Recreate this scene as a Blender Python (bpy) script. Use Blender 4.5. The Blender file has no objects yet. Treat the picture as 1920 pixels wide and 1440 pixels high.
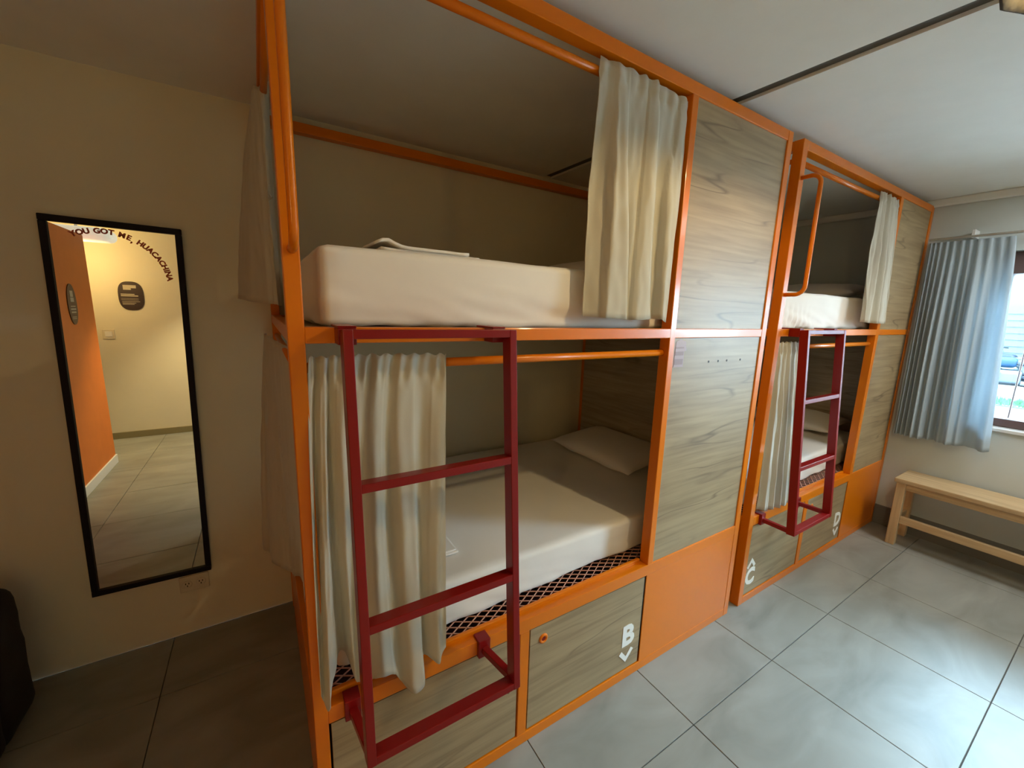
import bpy, bmesh, math, random
from mathutils import Vector, Matrix, noise
random.seed(7)
sc = bpy.context.scene
COL = sc.collection

# ------------------------------------------------------------------ camera, world, light, exposure
cam_d = bpy.data.cameras.new('camera')
cam_d.sensor_fit = 'HORIZONTAL'; cam_d.sensor_width = 36.0
cam_d.lens = 36.0 * 757.33 / 1920.0
cam_d.clip_start = 0.02; cam_d.clip_end = 200
cam = bpy.data.objects.new('camera', cam_d); COL.objects.link(cam)
R_ = Vector((0.85039144, -0.52536211, 0.02879332)); U_ = Vector((0.06895706, 0.16553738, 0.98378976)); F_ = Vector((0.52161224, 0.83462089, -0.17699899))
cam.matrix_world = Matrix(((R_.x, U_.x, -F_.x, -0.05065), (R_.y, U_.y, -F_.y, -1.01582), (R_.z, U_.z, -F_.z, 1.58742), (0, 0, 0, 1)))
sc.camera = cam

sc.view_settings.view_transform = 'Standard'
sc.view_settings.look = 'None'
sc.view_settings.gamma = 1.0
sc.view_settings.use_curve_mapping = False
sc.view_settings.exposure = 0.54

W = bpy.data.worlds.new('world'); sc.world = W; W.use_nodes = True
wn = W.node_tree.nodes; wl = W.node_tree.links
bg = wn['Background']
sky = wn.new('ShaderNodeTexSky'); sky.sky_type = 'HOSEK_WILKIE'; sky.turbidity = 3.2; sky.ground_albedo = 0.4
sky.sun_direction = Vector((-0.55, -0.35, 0.76)).normalized()
mixw = wn.new('ShaderNodeMix'); mixw.data_type = 'RGBA'; mixw.inputs[0].default_value = 0.5
mixw.inputs[7].default_value = (0.62, 0.90, 1.12, 1)
wl.new(sky.outputs[0], mixw.inputs[6]); wl.new(mixw.outputs[2], bg.inputs[0])
bg.inputs[1].default_value = 80.0

def lamp(name, kind, loc, energy, color, size=0.1, rot=(0, 0, 0), size_y=None, portal=False):
    l = bpy.data.lights.new(name, kind); l.energy = energy; l.color = color
    if kind == 'AREA':
        l.size = size
        if size_y: l.shape = 'RECTANGLE'; l.size_y = size_y
        if portal: l.cycles.is_portal = True
    elif kind in ('POINT', 'SPOT'): l.shadow_soft_size = size
    elif kind == 'SUN': l.angle = size
    o = bpy.data.objects.new(name, l); COL.objects.link(o); o.location = loc; o.rotation_euler = rot
    return o
lamp('sun', 'SUN', (0, 0, 10), 8.0, (1, 0.93, 0.82), 0.01, (math.radians(40), 0, math.radians(-58)))
# daylight portal in the real window opening (only guides sky sampling)
lamp('window_daylight', 'AREA', (4.15, -1.34, 1.50), 1.0, (1, 1, 1), 1.9, (0, math.radians(90), 0), None, True)
sc.cycles.max_bounces = 10; sc.cycles.diffuse_bounces = 6; sc.cycles.glossy_bounces = 5
sc.cycles.transmission_bounces = 6
sc.cycles.sample_clamp_indirect = 8.0
sc.cycles.use_denoising = True
WARM = (1.0, 0.64, 0.23)
lamp('corridor_lamp_light', 'POINT', (-1.60, -2.13, 2.02), 15, WARM, 0.06)
lamp('entrance_fill_spot', 'SPOT', (-0.55, -1.95, 2.40), 115, (1.0, 0.76, 0.38), 0.05)  # unseen spot, added to brighten the floor and wall the mirror reflects
bpy.data.lights['entrance_fill_spot'].spot_size = math.radians(82); bpy.data.lights['entrance_fill_spot'].spot_blend = 0.6
lamp('pendant_lamp_light', 'POINT', (1.445, -0.91, 2.372), 24, (1.0, 0.74, 0.36), 0.025)
lamp('added_ceiling_fill', 'AREA', (3.45, -1.40, 2.41), 24, (0.95, 0.97, 0.95), 0.8)  # added soft fill under the ceiling, belongs to no fixture

# ------------------------------------------------------------------ dimensions
D = 1.254; FX = 4.062; CZ = 2.44
XL, YF = -2.75, -2.71

# ------------------------------------------------------------------ materials
def mat(name, color, rough=0.5, metallic=0.0, coat=0.0, spec=0.5, noise_amt=0.0, noise_scale=8.0, bump=0.0, bump_scale=200.0, emit=None, emit_s=0.0, transmission=0.0, sheen=0.0, translucent=0.0):
    m = bpy.data.materials.new(name); m.use_nodes = True
    nt = m.node_tree; b = nt.nodes['Principled BSDF']
    b.inputs['Base Color'].default_value = (*color, 1); b.inputs['Roughness'].default_value = rough
    b.inputs['Metallic'].default_value = metallic
    b.inputs['Specular IOR Level'].default_value = spec
    b.inputs['Coat Weight'].default_value = coat; b.inputs['Coat Roughness'].default_value = 0.08
    b.inputs['Transmission Weight'].default_value = transmission
    if sheen: b.inputs['Sheen Weight'].default_value = sheen
    tc = nt.nodes.new('ShaderNodeTexCoord')
    if noise_amt:
        n = nt.nodes.new('ShaderNodeTexNoise'); n.inputs['Scale'].default_value = noise_scale; n.inputs['Detail'].default_value = 4
        nt.links.new(tc.outputs['Object'], n.inputs['Vector'])
        r = nt.nodes.new('ShaderNodeValToRGB')
        r.color_ramp.elements[0].position = 0.3; r.color_ramp.elements[1].position = 0.7
        r.color_ramp.elements[0].color = (*[c * (1 - noise_amt) for c in color], 1)
        r.color_ramp.elements[1].color = (*[min(1, c * (1 + noise_amt)) for c in color], 1)
        nt.links.new(n.outputs['Fac'], r.inputs[0]); nt.links.new(r.outputs[0], b.inputs['Base Color'])
    if bump:
        n2 = nt.nodes.new('ShaderNodeTexNoise'); n2.inputs['Scale'].default_value = bump_scale; n2.inputs['Detail'].default_value = 3
        nt.links.new(tc.outputs['Object'], n2.inputs['Vector'])
        bp = nt.nodes.new('ShaderNodeBump'); bp.inputs['Strength'].default_value = bump; bp.inputs['Distance'].default_value = 0.004
        nt.links.new(n2.outputs['Fac'], bp.inputs['Height']); nt.links.new(bp.outputs[0], b.inputs['Normal'])
    if emit:
        b.inputs['Emission Color'].default_value = (*emit, 1); b.inputs['Emission Strength'].default_value = emit_s
    if translucent:
        t = nt.nodes.new('ShaderNodeBsdfTranslucent'); t.inputs[0].default_value = (*color, 1)
        mx = nt.nodes.new('ShaderNodeMixShader'); mx.inputs[0].default_value = translucent
        out = nt.nodes['Material Output']
        nt.links.new(b.outputs[0], mx.inputs[1]); nt.links.new(t.outputs[0], mx.inputs[2]); nt.links.new(mx.outputs[0], out.inputs[0])
    return m

def wood_mat(name, light, mid, dark, along='X', rough=0.45, cracks=True, scale=1.0):
    m = bpy.data.materials.new(name); m.use_nodes = True
    nt = m.node_tree; N = nt.nodes; L = nt.links; b = N['Principled BSDF']
    tc = N.new('ShaderNodeTexCoord'); mp = N.new('ShaderNodeMapping')
    s = {'X': (1.1, 7, 7), 'Y': (7, 1.1, 7), 'Z': (7, 7, 1.1)}[along]
    mp.inputs['Scale'].default_value = [v * scale for v in s]
    L.new(tc.outputs['Object'], mp.inputs['Vector'])
    n1 = N.new('ShaderNodeTexNoise'); n1.inputs['Scale'].default_value = 1.6; n1.inputs['Detail'].default_value = 6; n1.inputs['Distortion'].default_value = 0.6
    L.new(mp.outputs[0], n1.inputs['Vector'])
    r1 = N.new('ShaderNodeValToRGB'); e = r1.color_ramp.elements
    e[0].position = 0.28; e[0].color = (*mid, 1); e[1].position = 0.66; e[1].color = (*light, 1)
    L.new(n1.outputs['Fac'], r1.inputs[0])
    # fine streaks
    mp2 = N.new('ShaderNodeMapping'); s2 = {'X': (2.5, 60, 60), 'Y': (60, 2.5, 60), 'Z': (60, 60, 2.5)}[along]
    mp2.inputs['Scale'].default_value = [v * scale for v in s2]
    L.new(tc.outputs['Object'], mp2.inputs['Vector'])
    n2 = N.new('ShaderNodeTexNoise'); n2.inputs['Scale'].default_value = 1.0; n2.inputs['Detail'].default_value = 3
    L.new(mp2.outputs[0], n2.inputs['Vector'])
    mx = N.new('ShaderNodeMix'); mx.data_type = 'RGBA'; mx.blend_type = 'MULTIPLY'; mx.inputs[0].default_value = 0.5
    r2 = N.new('ShaderNodeValToRGB'); r2.color_ramp.elements[0].position = 0.3; r2.color_ramp.elements[0].color = (0.52, 0.49, 0.44, 1)
    r2.color_ramp.elements[1].position = 0.6; r2.color_ramp.elements[1].color = (1, 1, 1, 1)
    L.new(n2.outputs['Fac'], r2.inputs[0]); L.new(r1.outputs[0], mx.inputs[6]); L.new(r2.outputs[0], mx.inputs[7])
    outc = mx.outputs[2]
    if cracks:
        mp3 = N.new('ShaderNodeMapping'); s3 = {'X': (0.7, 6, 6.5), 'Y': (6, 0.7, 6.5), 'Z': (6, 6.5, 0.7)}[along]
        mp3.inputs['Scale'].default_value = [v * scale for v in s3]; mp3.inputs['Location'].default_value = (3.1, 1.7, 5.2)
        L.new(tc.outputs['Object'], mp3.inputs['Vector'])
        n3 = N.new('ShaderNodeTexNoise'); n3.inputs['Scale'].default_value = 1.5; n3.inputs['Detail'].default_value = 1.6; n3.inputs['Distortion'].default_value = 0.12
        L.new(mp3.outputs[0], n3.inputs['Vector'])
        r3 = N.new('ShaderNodeValToRGB'); el = r3.color_ramp.elements
        el[0].position = 0.483; el[0].color = (1, 1, 1, 1); el[1].position = 0.517; el[1].color = (1, 1, 1, 1)
        k = el.new(0.5); k.color = (0, 0, 0, 1)
        L.new(n3.outputs['Fac'], r3.inputs[0])
        n4 = N.new('ShaderNodeTexNoise'); n4.inputs['Scale'].default_value = 1.3; n4.inputs['Detail'].default_value = 2
        L.new(mp.outputs[0], n4.inputs['Vector'])
        r4 = N.new('ShaderNodeValToRGB'); r4.color_ramp.elements[0].position = 0.42; r4.color_ramp.elements[1].position = 0.62
        L.new(n4.outputs['Fac'], r4.inputs[0])
        inv = N.new('ShaderNodeMath'); inv.operation = 'SUBTRACT'; inv.inputs[0].default_value = 1.0
        L.new(r3.outputs[0], inv.inputs[1])
        mu = N.new('ShaderNodeMath'); mu.operation = 'MULTIPLY'; L.new(inv.outputs[0], mu.inputs[0]); L.new(r4.outputs[0], mu.inputs[1])
        mu2 = N.new('ShaderNodeMath'); mu2.operation = 'MULTIPLY'; mu2.inputs[1].default_value = 0.7; L.new(mu.outputs[0], mu2.inputs[0])
        mc = N.new('ShaderNodeMix'); mc.data_type = 'RGBA'; mc.inputs[7].default_value = (*dark, 1)
        L.new(mu2.outputs[0], mc.inputs[0]); L.new(outc, mc.inputs[6]); outc = mc.outputs[2]
    L.new(outc, b.inputs['Base Color'])
    b.inputs['Roughness'].default_value = rough
    bp = N.new('ShaderNodeBump'); bp.inputs['Strength'].default_value = 0.15; bp.inputs['Distance'].default_value = 0.002
    L.new(n2.outputs['Fac'], bp.inputs['Height']); L.new(bp.outputs[0], b.inputs['Normal'])
    return m

def tile_mat():
    m = bpy.data.materials.new('stone_tile'); m.use_nodes = True
    nt = m.node_tree; N = nt.nodes; L = nt.links; b = N['Principled BSDF']
    tc = N.new('ShaderNodeTexCoord')
    n1 = N.new('ShaderNodeTexNoise'); n1.inputs['Scale'].default_value = 2.2; n1.inputs['Detail'].default_value = 7; n1.inputs['Distortion'].default_value = 0.8
    mp = N.new('ShaderNodeMapping'); mp.inputs['Scale'].default_value = (1.0, 2.2, 1)
    L.new(tc.outputs['Object'], mp.inputs[0]); L.new(mp.outputs[0], n1.inputs['Vector'])
    r = N.new('ShaderNodeValToRGB'); e = r.color_ramp.elements
    e[0].position = 0.3; e[0].color = (0.20, 0.20, 0.175, 1); e[1].position = 0.72; e[1].color = (0.30, 0.302, 0.27, 1)
    L.new(n1.outputs['Fac'], r.inputs[0])
    L.new(r.outputs[0], b.inputs['Base Color'])
    b.inputs['Specular IOR Level'].default_value = 0.22
    n2 = N.new('ShaderNodeTexNoise'); n2.inputs['Scale'].default_value = 4; L.new(tc.outputs['Object'], n2.inputs['Vector'])
    rr = N.new('ShaderNodeMapRange'); rr.inputs[3].default_value = 0.33; rr.inputs[4].default_value = 0.40
    L.new(n2.outputs['Fac'], rr.inputs[0]); L.new(rr.outputs[0], b.inputs['Roughness'])
    return m

M = {}
M['wall'] = mat('wall_paint', (0.66, 0.62, 0.48), 0.75, noise_amt=0.03, noise_scale=3, bump=0.08, bump_scale=90)
M['wall_grey'] = mat('grey_wall_surface', (0.50, 0.54, 0.52), 0.75, noise_amt=0.03, noise_scale=3, bump=0.08, bump_scale=90)  # greyer base colour for the window wall
M['ceiling'] = mat('ceiling_paint', (0.76, 0.78, 0.75), 0.8, noise_amt=0.02, bump=0.05, bump_scale=60)
M['ceiling_groove'] = mat('ceiling_groove_dark', (0.10, 0.10, 0.09), 0.8)
M['white_trim'] = mat('white_trim', (0.68, 0.68, 0.65), 0.6)
M['orange_wall'] = mat('orange_wall_paint', (0.62, 0.16, 0.012), 0.6, noise_amt=0.04)
M['grey_base'] = mat('grey_baseboard', (0.13, 0.13, 0.12), 0.5)
M['olive_base'] = mat('olive_baseboard', (0.22, 0.19, 0.10), 0.5)
M['orange'] = mat('orange_enamel', (0.66, 0.168, 0.002), 0.3, coat=0.11, spec=0.3, bump=0.03, bump_scale=25)
M['red'] = mat('maroon_enamel', (0.20, 0.004, 0.004), 0.32, coat=0.06, spec=0.3, bump=0.03, bump_scale=25)
M['oak'] = wood_mat('grey_oak_board', (0.37, 0.275, 0.152), (0.28, 0.20, 0.108), (0.10, 0.065, 0.035))
M['oak_y'] = wood_mat('grey_oak_board_end', (0.40, 0.33, 0.23), (0.28, 0.22, 0.15), (0.10, 0.07, 0.04), along='Y')
M['pine_y'] = wood_mat('pine_lengthwise', (0.58, 0.42, 0.235), (0.47, 0.32, 0.165), (0.25, 0.14, 0.06), along='Y', cracks=False)
M['pine_z'] = wood_mat('pine_upright', (0.58, 0.42, 0.235), (0.47, 0.32, 0.165), (0.25, 0.14, 0.06), along='Z', cracks=False)
M['pine_x'] = wood_mat('pine_crosswise', (0.58, 0.42, 0.235), (0.47, 0.32, 0.165), (0.25, 0.14, 0.06), along='X', cracks=False)
M['mesh'] = mat('expanded_metal', (0.66, 0.36, 0.27), 0.35, coat=0.3)
M['hollow'] = mat('interior_shade_tone', (0.055, 0.012, 0.010), 0.7)  # shade inside the bed base, put into the colour
M['sheet'] = mat('white_sheet', (0.74, 0.71, 0.66), 0.85, sheen=0.2, noise_amt=0.02, bump=0.12, bump_scale=18)
M['pillow'] = mat('pillow_cotton', (0.74, 0.71, 0.68), 0.85, sheen=0.2, bump=0.1, bump_scale=25)
M['curtain'] = mat('cream_curtain', (0.60, 0.57, 0.48), 0.9, sheen=0.3, bump=0.06, bump_scale=300, translucent=0.22)
M['window_curtain'] = mat('grey_blue_curtain', (0.60, 0.68, 0.73), 0.85, sheen=0.3, translucent=0.56)
M['tile'] = tile_mat()
M['grout'] = mat('dark_grout', (0.10, 0.095, 0.085), 0.9)
M['black'] = mat('black_frame', (0.010, 0.008, 0.013), 0.5, spec=0.12)
M['bag'] = mat('black_nylon', (0.008, 0.008, 0.011), 0.8, bump=0.3, bump_scale=250)
M['mirror'] = mat('mirror_silver', (0.93, 0.95, 0.92), 0.0, metallic=1.0)
M['letter_red'] = mat('red_brown_lettering', (0.42, 0.075, 0.03), 0.6)
M['letter_white'] = mat('white_lettering', (0.78, 0.77, 0.72), 0.6)
M['plastic'] = mat('ivory_plastic', (0.60, 0.55, 0.43), 0.4)
M['slot'] = mat('dark_slot', (0.03, 0.025, 0.02), 0.7)
M['sign_dark'] = mat('dark_sign', (0.030, 0.018, 0.018), 0.5)
M['sign_light'] = mat('sign_print', (0.42, 0.38, 0.30), 0.6)
M['sign_brown'] = mat('brown_sign', (0.09, 0.045, 0.02), 0.5)
M['lamp_shade'] = mat('lit_lamp_glass', (0.8, 0.8, 0.72), 0.5, emit=(1.0, 0.95, 0.78), emit_s=0.30)
M['woven'] = mat('beige_woven_shade', (0.05, 0.043, 0.03), 0.9, noise_amt=0.25, noise_scale=40, bump=0.4, bump_scale=60, translucent=0.0)
M['frame_brown'] = mat('brown_window_frame', (0.10, 0.06, 0.055), 0.45)
M['sill'] = mat('pale_sill', (0.6, 0.6, 0.58), 0.5)
M['glass'] = None
M['rail_metal'] = mat('pale_metal_rail', (0.62, 0.64, 0.64), 0.35)
M['sticker'] = mat('mauve_sticker', (0.36, 0.26, 0.27), 0.5)
M['sticker_dark'] = mat('mauve_sticker_print', (0.24, 0.15, 0.16), 0.5)
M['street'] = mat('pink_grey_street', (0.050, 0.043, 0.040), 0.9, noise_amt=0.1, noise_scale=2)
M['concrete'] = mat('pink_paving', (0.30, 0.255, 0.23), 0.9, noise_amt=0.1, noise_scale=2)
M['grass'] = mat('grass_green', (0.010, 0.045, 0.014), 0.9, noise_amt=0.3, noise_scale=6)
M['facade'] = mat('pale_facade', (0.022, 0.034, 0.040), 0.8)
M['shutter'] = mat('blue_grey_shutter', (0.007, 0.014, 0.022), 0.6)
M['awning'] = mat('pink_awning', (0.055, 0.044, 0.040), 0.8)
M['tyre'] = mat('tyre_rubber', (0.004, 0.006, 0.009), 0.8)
M['chrome'] = mat('chrome', (0.05, 0.06, 0.07), 0.35, metallic=1.0)
M['bike_blue'] = mat('blue_bike_paint', (0.004, 0.014, 0.030), 0.4, spec=0.1)
M['bike_dark'] = mat('dark_bike_paint', (0.005, 0.007, 0.011), 0.4, spec=0.1)
def glass_mat():
    m = bpy.data.materials.new('window_glass'); m.use_nodes = True
    nt = m.node_tree; N = nt.nodes; L = nt.links; N.remove(N['Principled BSDF'])
    t = N.new('ShaderNodeBsdfTransparent'); t.inputs[0].default_value = (0.93, 0.97, 0.97, 1)
    g = N.new('ShaderNodeBsdfGlossy'); g.inputs['Roughness'].default_value = 0.02
    f = N.new('ShaderNodeFresnel'); f.inputs[0].default_value = 1.45
    mx = N.new('ShaderNodeMixShader'); L.new(f.outputs[0], mx.inputs[0]); L.new(t.outputs[0], mx.inputs[1]); L.new(g.outputs[0], mx.inputs[2])
    L.new(mx.outputs[0], N['Material Output'].inputs[0]); return m
M['glass'] = glass_mat()

# ------------------------------------------------------------------ helpers
def root_of(o):
    while o.parent: o = o.parent
    return o
def obj(name, bm, m, parent=None, smooth=False, mods=None, base=None):
    """bm verts are world coordinates; the mesh is stored relative to its root (or to base)"""
    off = root_of(parent).location.copy() if parent else Vector(base) if base else Vector((0, 0, 0))
    if off.length: bmesh.ops.translate(bm, verts=bm.verts, vec=-off)
    me = bpy.data.meshes.new(name); bm.to_mesh(me); bm.free()
    me.materials.append(m)
    if smooth:
        for p in me.polygons: p.use_smooth = True
    o = bpy.data.objects.new(name, me); COL.objects.link(o)
    if parent: o.parent = parent
    elif base: o.location = base
    return o
def thing(name, label, cat, loc, group=None):
    o = bpy.data.objects.new(name, None); COL.objects.link(o); o.location = loc; o.empty_display_size = 0.1
    o['label'] = label; o['category'] = cat
    if group: o['group'] = group
    return o
def tag(o, label, cat, group=None):
    o['label'] = label; o['category'] = cat
    if group: o['group'] = group
    return o
def structure(o, label=None):
    o['kind'] = 'structure'
    if label: o['label'] = label
    return o
def BM(): return bmesh.new()
def box(bm, x0, x1, y0, y1, z0, z1, bev=0.0, seg=2):
    t = bmesh.new(); bmesh.ops.create_cube(t, size=1.0)
    for v in t.verts: v.co = Vector(((x0 + x1) / 2 + v.co.x * (x1 - x0), (y0 + y1) / 2 + v.co.y * (y1 - y0), (z0 + z1) / 2 + v.co.z * (z1 - z0)))
    if bev: bmesh.ops.bevel(t, geom=t.edges[:], offset=bev, segments=seg, affect='EDGES', profile=0.5)
    merge(bm, t); return bm
def merge(bm, t):
    me = bpy.data.meshes.new('tmp'); t.to_mesh(me); t.free(); bm.from_mesh(me); bpy.data.meshes.remove(me)
def bx(*a, **k): return box(BM(), *a, **k)
def beam(bm, p0, p1, w, d, xdir=(1, 0, 0), bev=0.002):
    """rectangular bar from p0 to p1: w across xdir, d across the third direction"""
    p0 = Vector(p0); p1 = Vector(p1); z = (p1 - p0); L = z.length; z.normalize()
    x = Vector(xdir); x = (x - z * x.dot(z)).normalized(); y = z.cross(x)
    t = bmesh.new(); bmesh.ops.create_cube(t, size=1.0)
    for v in t.verts: v.co = Vector((v.co.x * w, v.co.y * d, v.co.z * L))
    if bev: bmesh.ops.bevel(t, geom=t.edges[:], offset=bev, segments=2, affect='EDGES', profile=0.5)
    mt = Matrix(((x.x, y.x, z.x), (x.y, y.y, z.y), (x.z, y.z, z.z))).to_4x4(); mt.translation = (p0 + p1) / 2
    bmesh.ops.transform(t, matrix=mt, verts=t.verts); merge(bm, t); return bm
def tube(bm, pts, r, n=10, caps=True):
    pts = [Vector(p) for p in pts]; rings = []; prev = None
    for i, p in enumerate(pts):
        d = (pts[min(i + 1, len(pts) - 1)] - pts[max(i - 1, 0)]).normalized()
        if prev is None:
            a = Vector((0, 0, 1)) if abs(d.z) < 0.9 else Vector((1, 0, 0)); x = (a - d * a.dot(d)).normalized()
        else: x = (prev - d * prev.dot(d)).normalized()
        prev = x; y = d.cross(x); rr = r[i] if isinstance(r, (list, tuple)) else r
        rings.append([bm.verts.new(p + x * math.cos(2 * math.pi * k / n) * rr + y * math.sin(2 * math.pi * k / n) * rr) for k in range(n)])
    for a, b in zip(rings, rings[1:]):
        for k in range(n): bm.faces.new((a[k], a[(k + 1) % n], b[(k + 1) % n], b[k]))
    if caps: bm.faces.new(rings[0][::-1]); bm.faces.new(rings[-1])
    return bm
def lathe(bm, prof, c, axis='Z', n=24):
    rings = []
    for r, h in prof:
        ring = []
        for k in range(n):
            a = 2 * math.pi * k / n; u, v = r * math.cos(a), r * math.sin(a)
            p = {'Z': (u, v, h), 'Y': (u, h, v), 'X': (h, u, v)}[axis]; ring.append(bm.verts.new(Vector(c) + Vector(p)))
        rings.append(ring)
    for a, b in zip(rings, rings[1:]):
        for k in range(n): bm.faces.new((a[k], a[(k + 1) % n], b[(k + 1) % n], b[k]))
    bm.faces.new(rings[0][::-1]); bm.faces.new(rings[-1])
    bmesh.ops.recalc_face_normals(bm, faces=bm.faces[:])
    return bm
def torus(bm, c, R, r, axis='Y', n=24, m=8):
    rings = []
    for k in range(n):
        a = 2 * math.pi * k / n; ring = []
        for j in range(m):
            b = 2 * math.pi * j / m; u = (R + r * math.cos(b)) * math.cos(a); v = (R + r * math.cos(b)) * math.sin(a); w = r * math.sin(b)
            p = {'Y': (u, w, v), 'X': (w, u, v), 'Z': (u, v, w)}[axis]; ring.append(bm.verts.new(Vector(c) + Vector(p)))
        rings.append(ring)
    for k in range(n):
        a, b = rings[k], rings[(k + 1) % n]
        for j in range(m): bm.faces.new((a[j], a[(j + 1) % m], b[(j + 1) % m], b[j]))
    bmesh.ops.recalc_face_normals(bm, faces=bm.faces[:])
    return bm
def prism(bm, poly, thick, origin=(0, 0, 0), ux=(1, 0, 0), uy=(0, 0, 1)):
    """flat polygon (2-D points) in the plane ux,uy, extruded by thick along its normal"""
    ux = Vector(ux); uy = Vector(uy); n = ux.cross(uy).normalized(); o = Vector(origin)
    a = [bm.verts.new(o + ux * x + uy * y) for x, y in poly]; b = [bm.verts.new(v.co + n * thick) for v in a]
    bm.faces.new(a[::-1]); bm.faces.new(b)
    for i in range(len(a)):
        j = (i + 1) % len(a); bm.faces.new((a[i], a[j], b[j], b[i]))
    bmesh.ops.recalc_face_normals(bm, faces=bm.faces[:])
    return bm
def text_bm(s, size, thick, bold=0.0, align='CENTER'):
    c = bpy.data.curves.new('tmp_text', 'FONT'); c.body = s; c.size = size; c.extrude = thick / 2; c.offset = bold; c.align_x = align; c.align_y = 'CENTER'; c.resolution_u = 3
    o = bpy.data.objects.new('tmp_text', c); COL.objects.link(o)
    dg = bpy.context.evaluated_depsgraph_get(); me = bpy.data.meshes.new_from_object(o.evaluated_get(dg))
    bm = BM(); bm.from_mesh(me); bpy.data.meshes.remove(me); bpy.data.objects.remove(o); bpy.data.curves.remove(c)
    return bm
def place(bm, origin, ux, uy):
    ux = Vector(ux).normalized(); uy = Vector(uy).normalized(); n = ux.cross(uy)
    mt = Matrix(((ux.x, uy.x, n.x, origin[0]), (ux.y, uy.y, n.y, origin[1]), (ux.z, uy.z, n.z, origin[2]), (0, 0, 0, 1)))
    bmesh.ops.transform(bm, matrix=mt, verts=bm.verts); return bm
def rounded_box(x0, x1, y0, y1, z0, z1, r, cuts, amp=0.0, freq=3.0, seed=0.0, crown=0.0, wrinkle=0.0, pleat=None):
    bm = BM(); bmesh.ops.create_cube(bm, size=1.0)
    bmesh.ops.subdivide_edges(bm, edges=bm.edges[:], cuts=cuts, use_grid_fill=True)
    c = Vector(((x0 + x1) / 2, (y0 + y1) / 2, (z0 + z1) / 2)); h = Vector(((x1 - x0) / 2, (y1 - y0) / 2, (z1 - z0) / 2))
    for v in bm.verts:
        # spread grid lines towards the edges so that corners round smoothly
        q = Vector([math.copysign(abs(2 * t) ** 0.8, t) for t in v.co]); p = Vector((q.x * h.x, q.y * h.y, q.z * h.z))
        inner = Vector([max(-(h[i] - r), min(h[i] - r, p[i])) for i in range(3)]); d = p - inner
        if d.length > 1e-6: p = inner + d.normalized() * r
        if crown: p.z += crown * (1 - (p.x / h.x) ** 2) * (1 - (p.y / h.y) ** 2) * (1 if p.z > 0 else 0)
        w = p + c
        n = noise.noise(Vector((w.x * freq + seed, w.y * freq, w.z * freq * 2))) * amp
        if wrinkle and p.z < 0.3 * h.z:
            n += noise.noise(Vector((w.x * 6 + seed, w.y * 6, w.z * 24 + w.x * 7))) * wrinkle * (0.3 - p.z / h.z)
        if pleat and p.z < 0.45 * h.z:
            n += 0.007 * math.sin((w.x - pleat) * 2 * math.pi / 0.055 + 5 * (w.z - c.z)) * max(0, 1 - abs(w.x - pleat) / 0.24) * (0.45 - p.z / h.z)
        nd = d.normalized() if d.length > 1e-6 else Vector((0, 0, 1 if p.z > 0 else -1))
        v.co = w + nd * n
    return bm
def pillow_bm(c, lx, ly, h, rz=0.0, tilt=0.0, seed=0.0, n=20):
    bm = BM(); g = {}
    for s in (1, -1):
        for i in range(n + 1):
            for j in range(n + 1):
                u = -1 + 2 * i / n; v = -1 + 2 * j / n
                edge = (i in (0, n)) or (j in (0, n))
                if s == -1 and edge: g[(s, i, j)] = g[(1, i, j)]; continue
                pin = 1 - 0.10 * (1 - u * u) if True else 1
                x = u * lx / 2 * (1 - 0.06 * (1 - v * v) * abs(u)); y = v * ly / 2 * (1 - 0.07 * (1 - u * u) * abs(v))
                z = s * h / 2 * ((1 - abs(u) ** 2.6) * (1 - abs(v) ** 2.6)) ** 0.55
                z += 0.010 * noise.noise(Vector((x * 7 + seed, y * 7, s))) * (0 if edge else 1)
                g[(s, i, j)] = bm.verts.new((x, y, z))
    for s in (1, -1):
        for i in range(n):
            for j in range(n):
                q = [g[(s, i, j)], g[(s, i + 1, j)], g[(s, i + 1, j + 1)], g[(s, i, j + 1)]]
                try: bm.faces.new(q if s == 1 else q[::-1])
                except ValueError: pass
    mt = Matrix.Translation(c) @ Matrix.Rotation(rz, 4, 'Z') @ Matrix.Rotation(tilt, 4, 'Y')
    bmesh.ops.transform(bm, matrix=mt, verts=bm.verts); return bm
def lerp_pts(pts, u):
    """Catmull-Rom through pts at u in 0..1"""
    n = len(pts) - 1; t = u * n; i = min(int(t), n - 1); f = t - i
    p = [Vector(pts[max(0, min(n, i + k))]) for k in (-1, 0, 1, 2)]
    return 0.5 * ((2 * p[1]) + (-p[0] + p[2]) * f + (2 * p[0] - 5 * p[1] + 4 * p[2] - p[3]) * f * f + (-p[0] + 3 * p[1] - 3 * p[2] + p[3]) * f ** 3)
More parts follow.
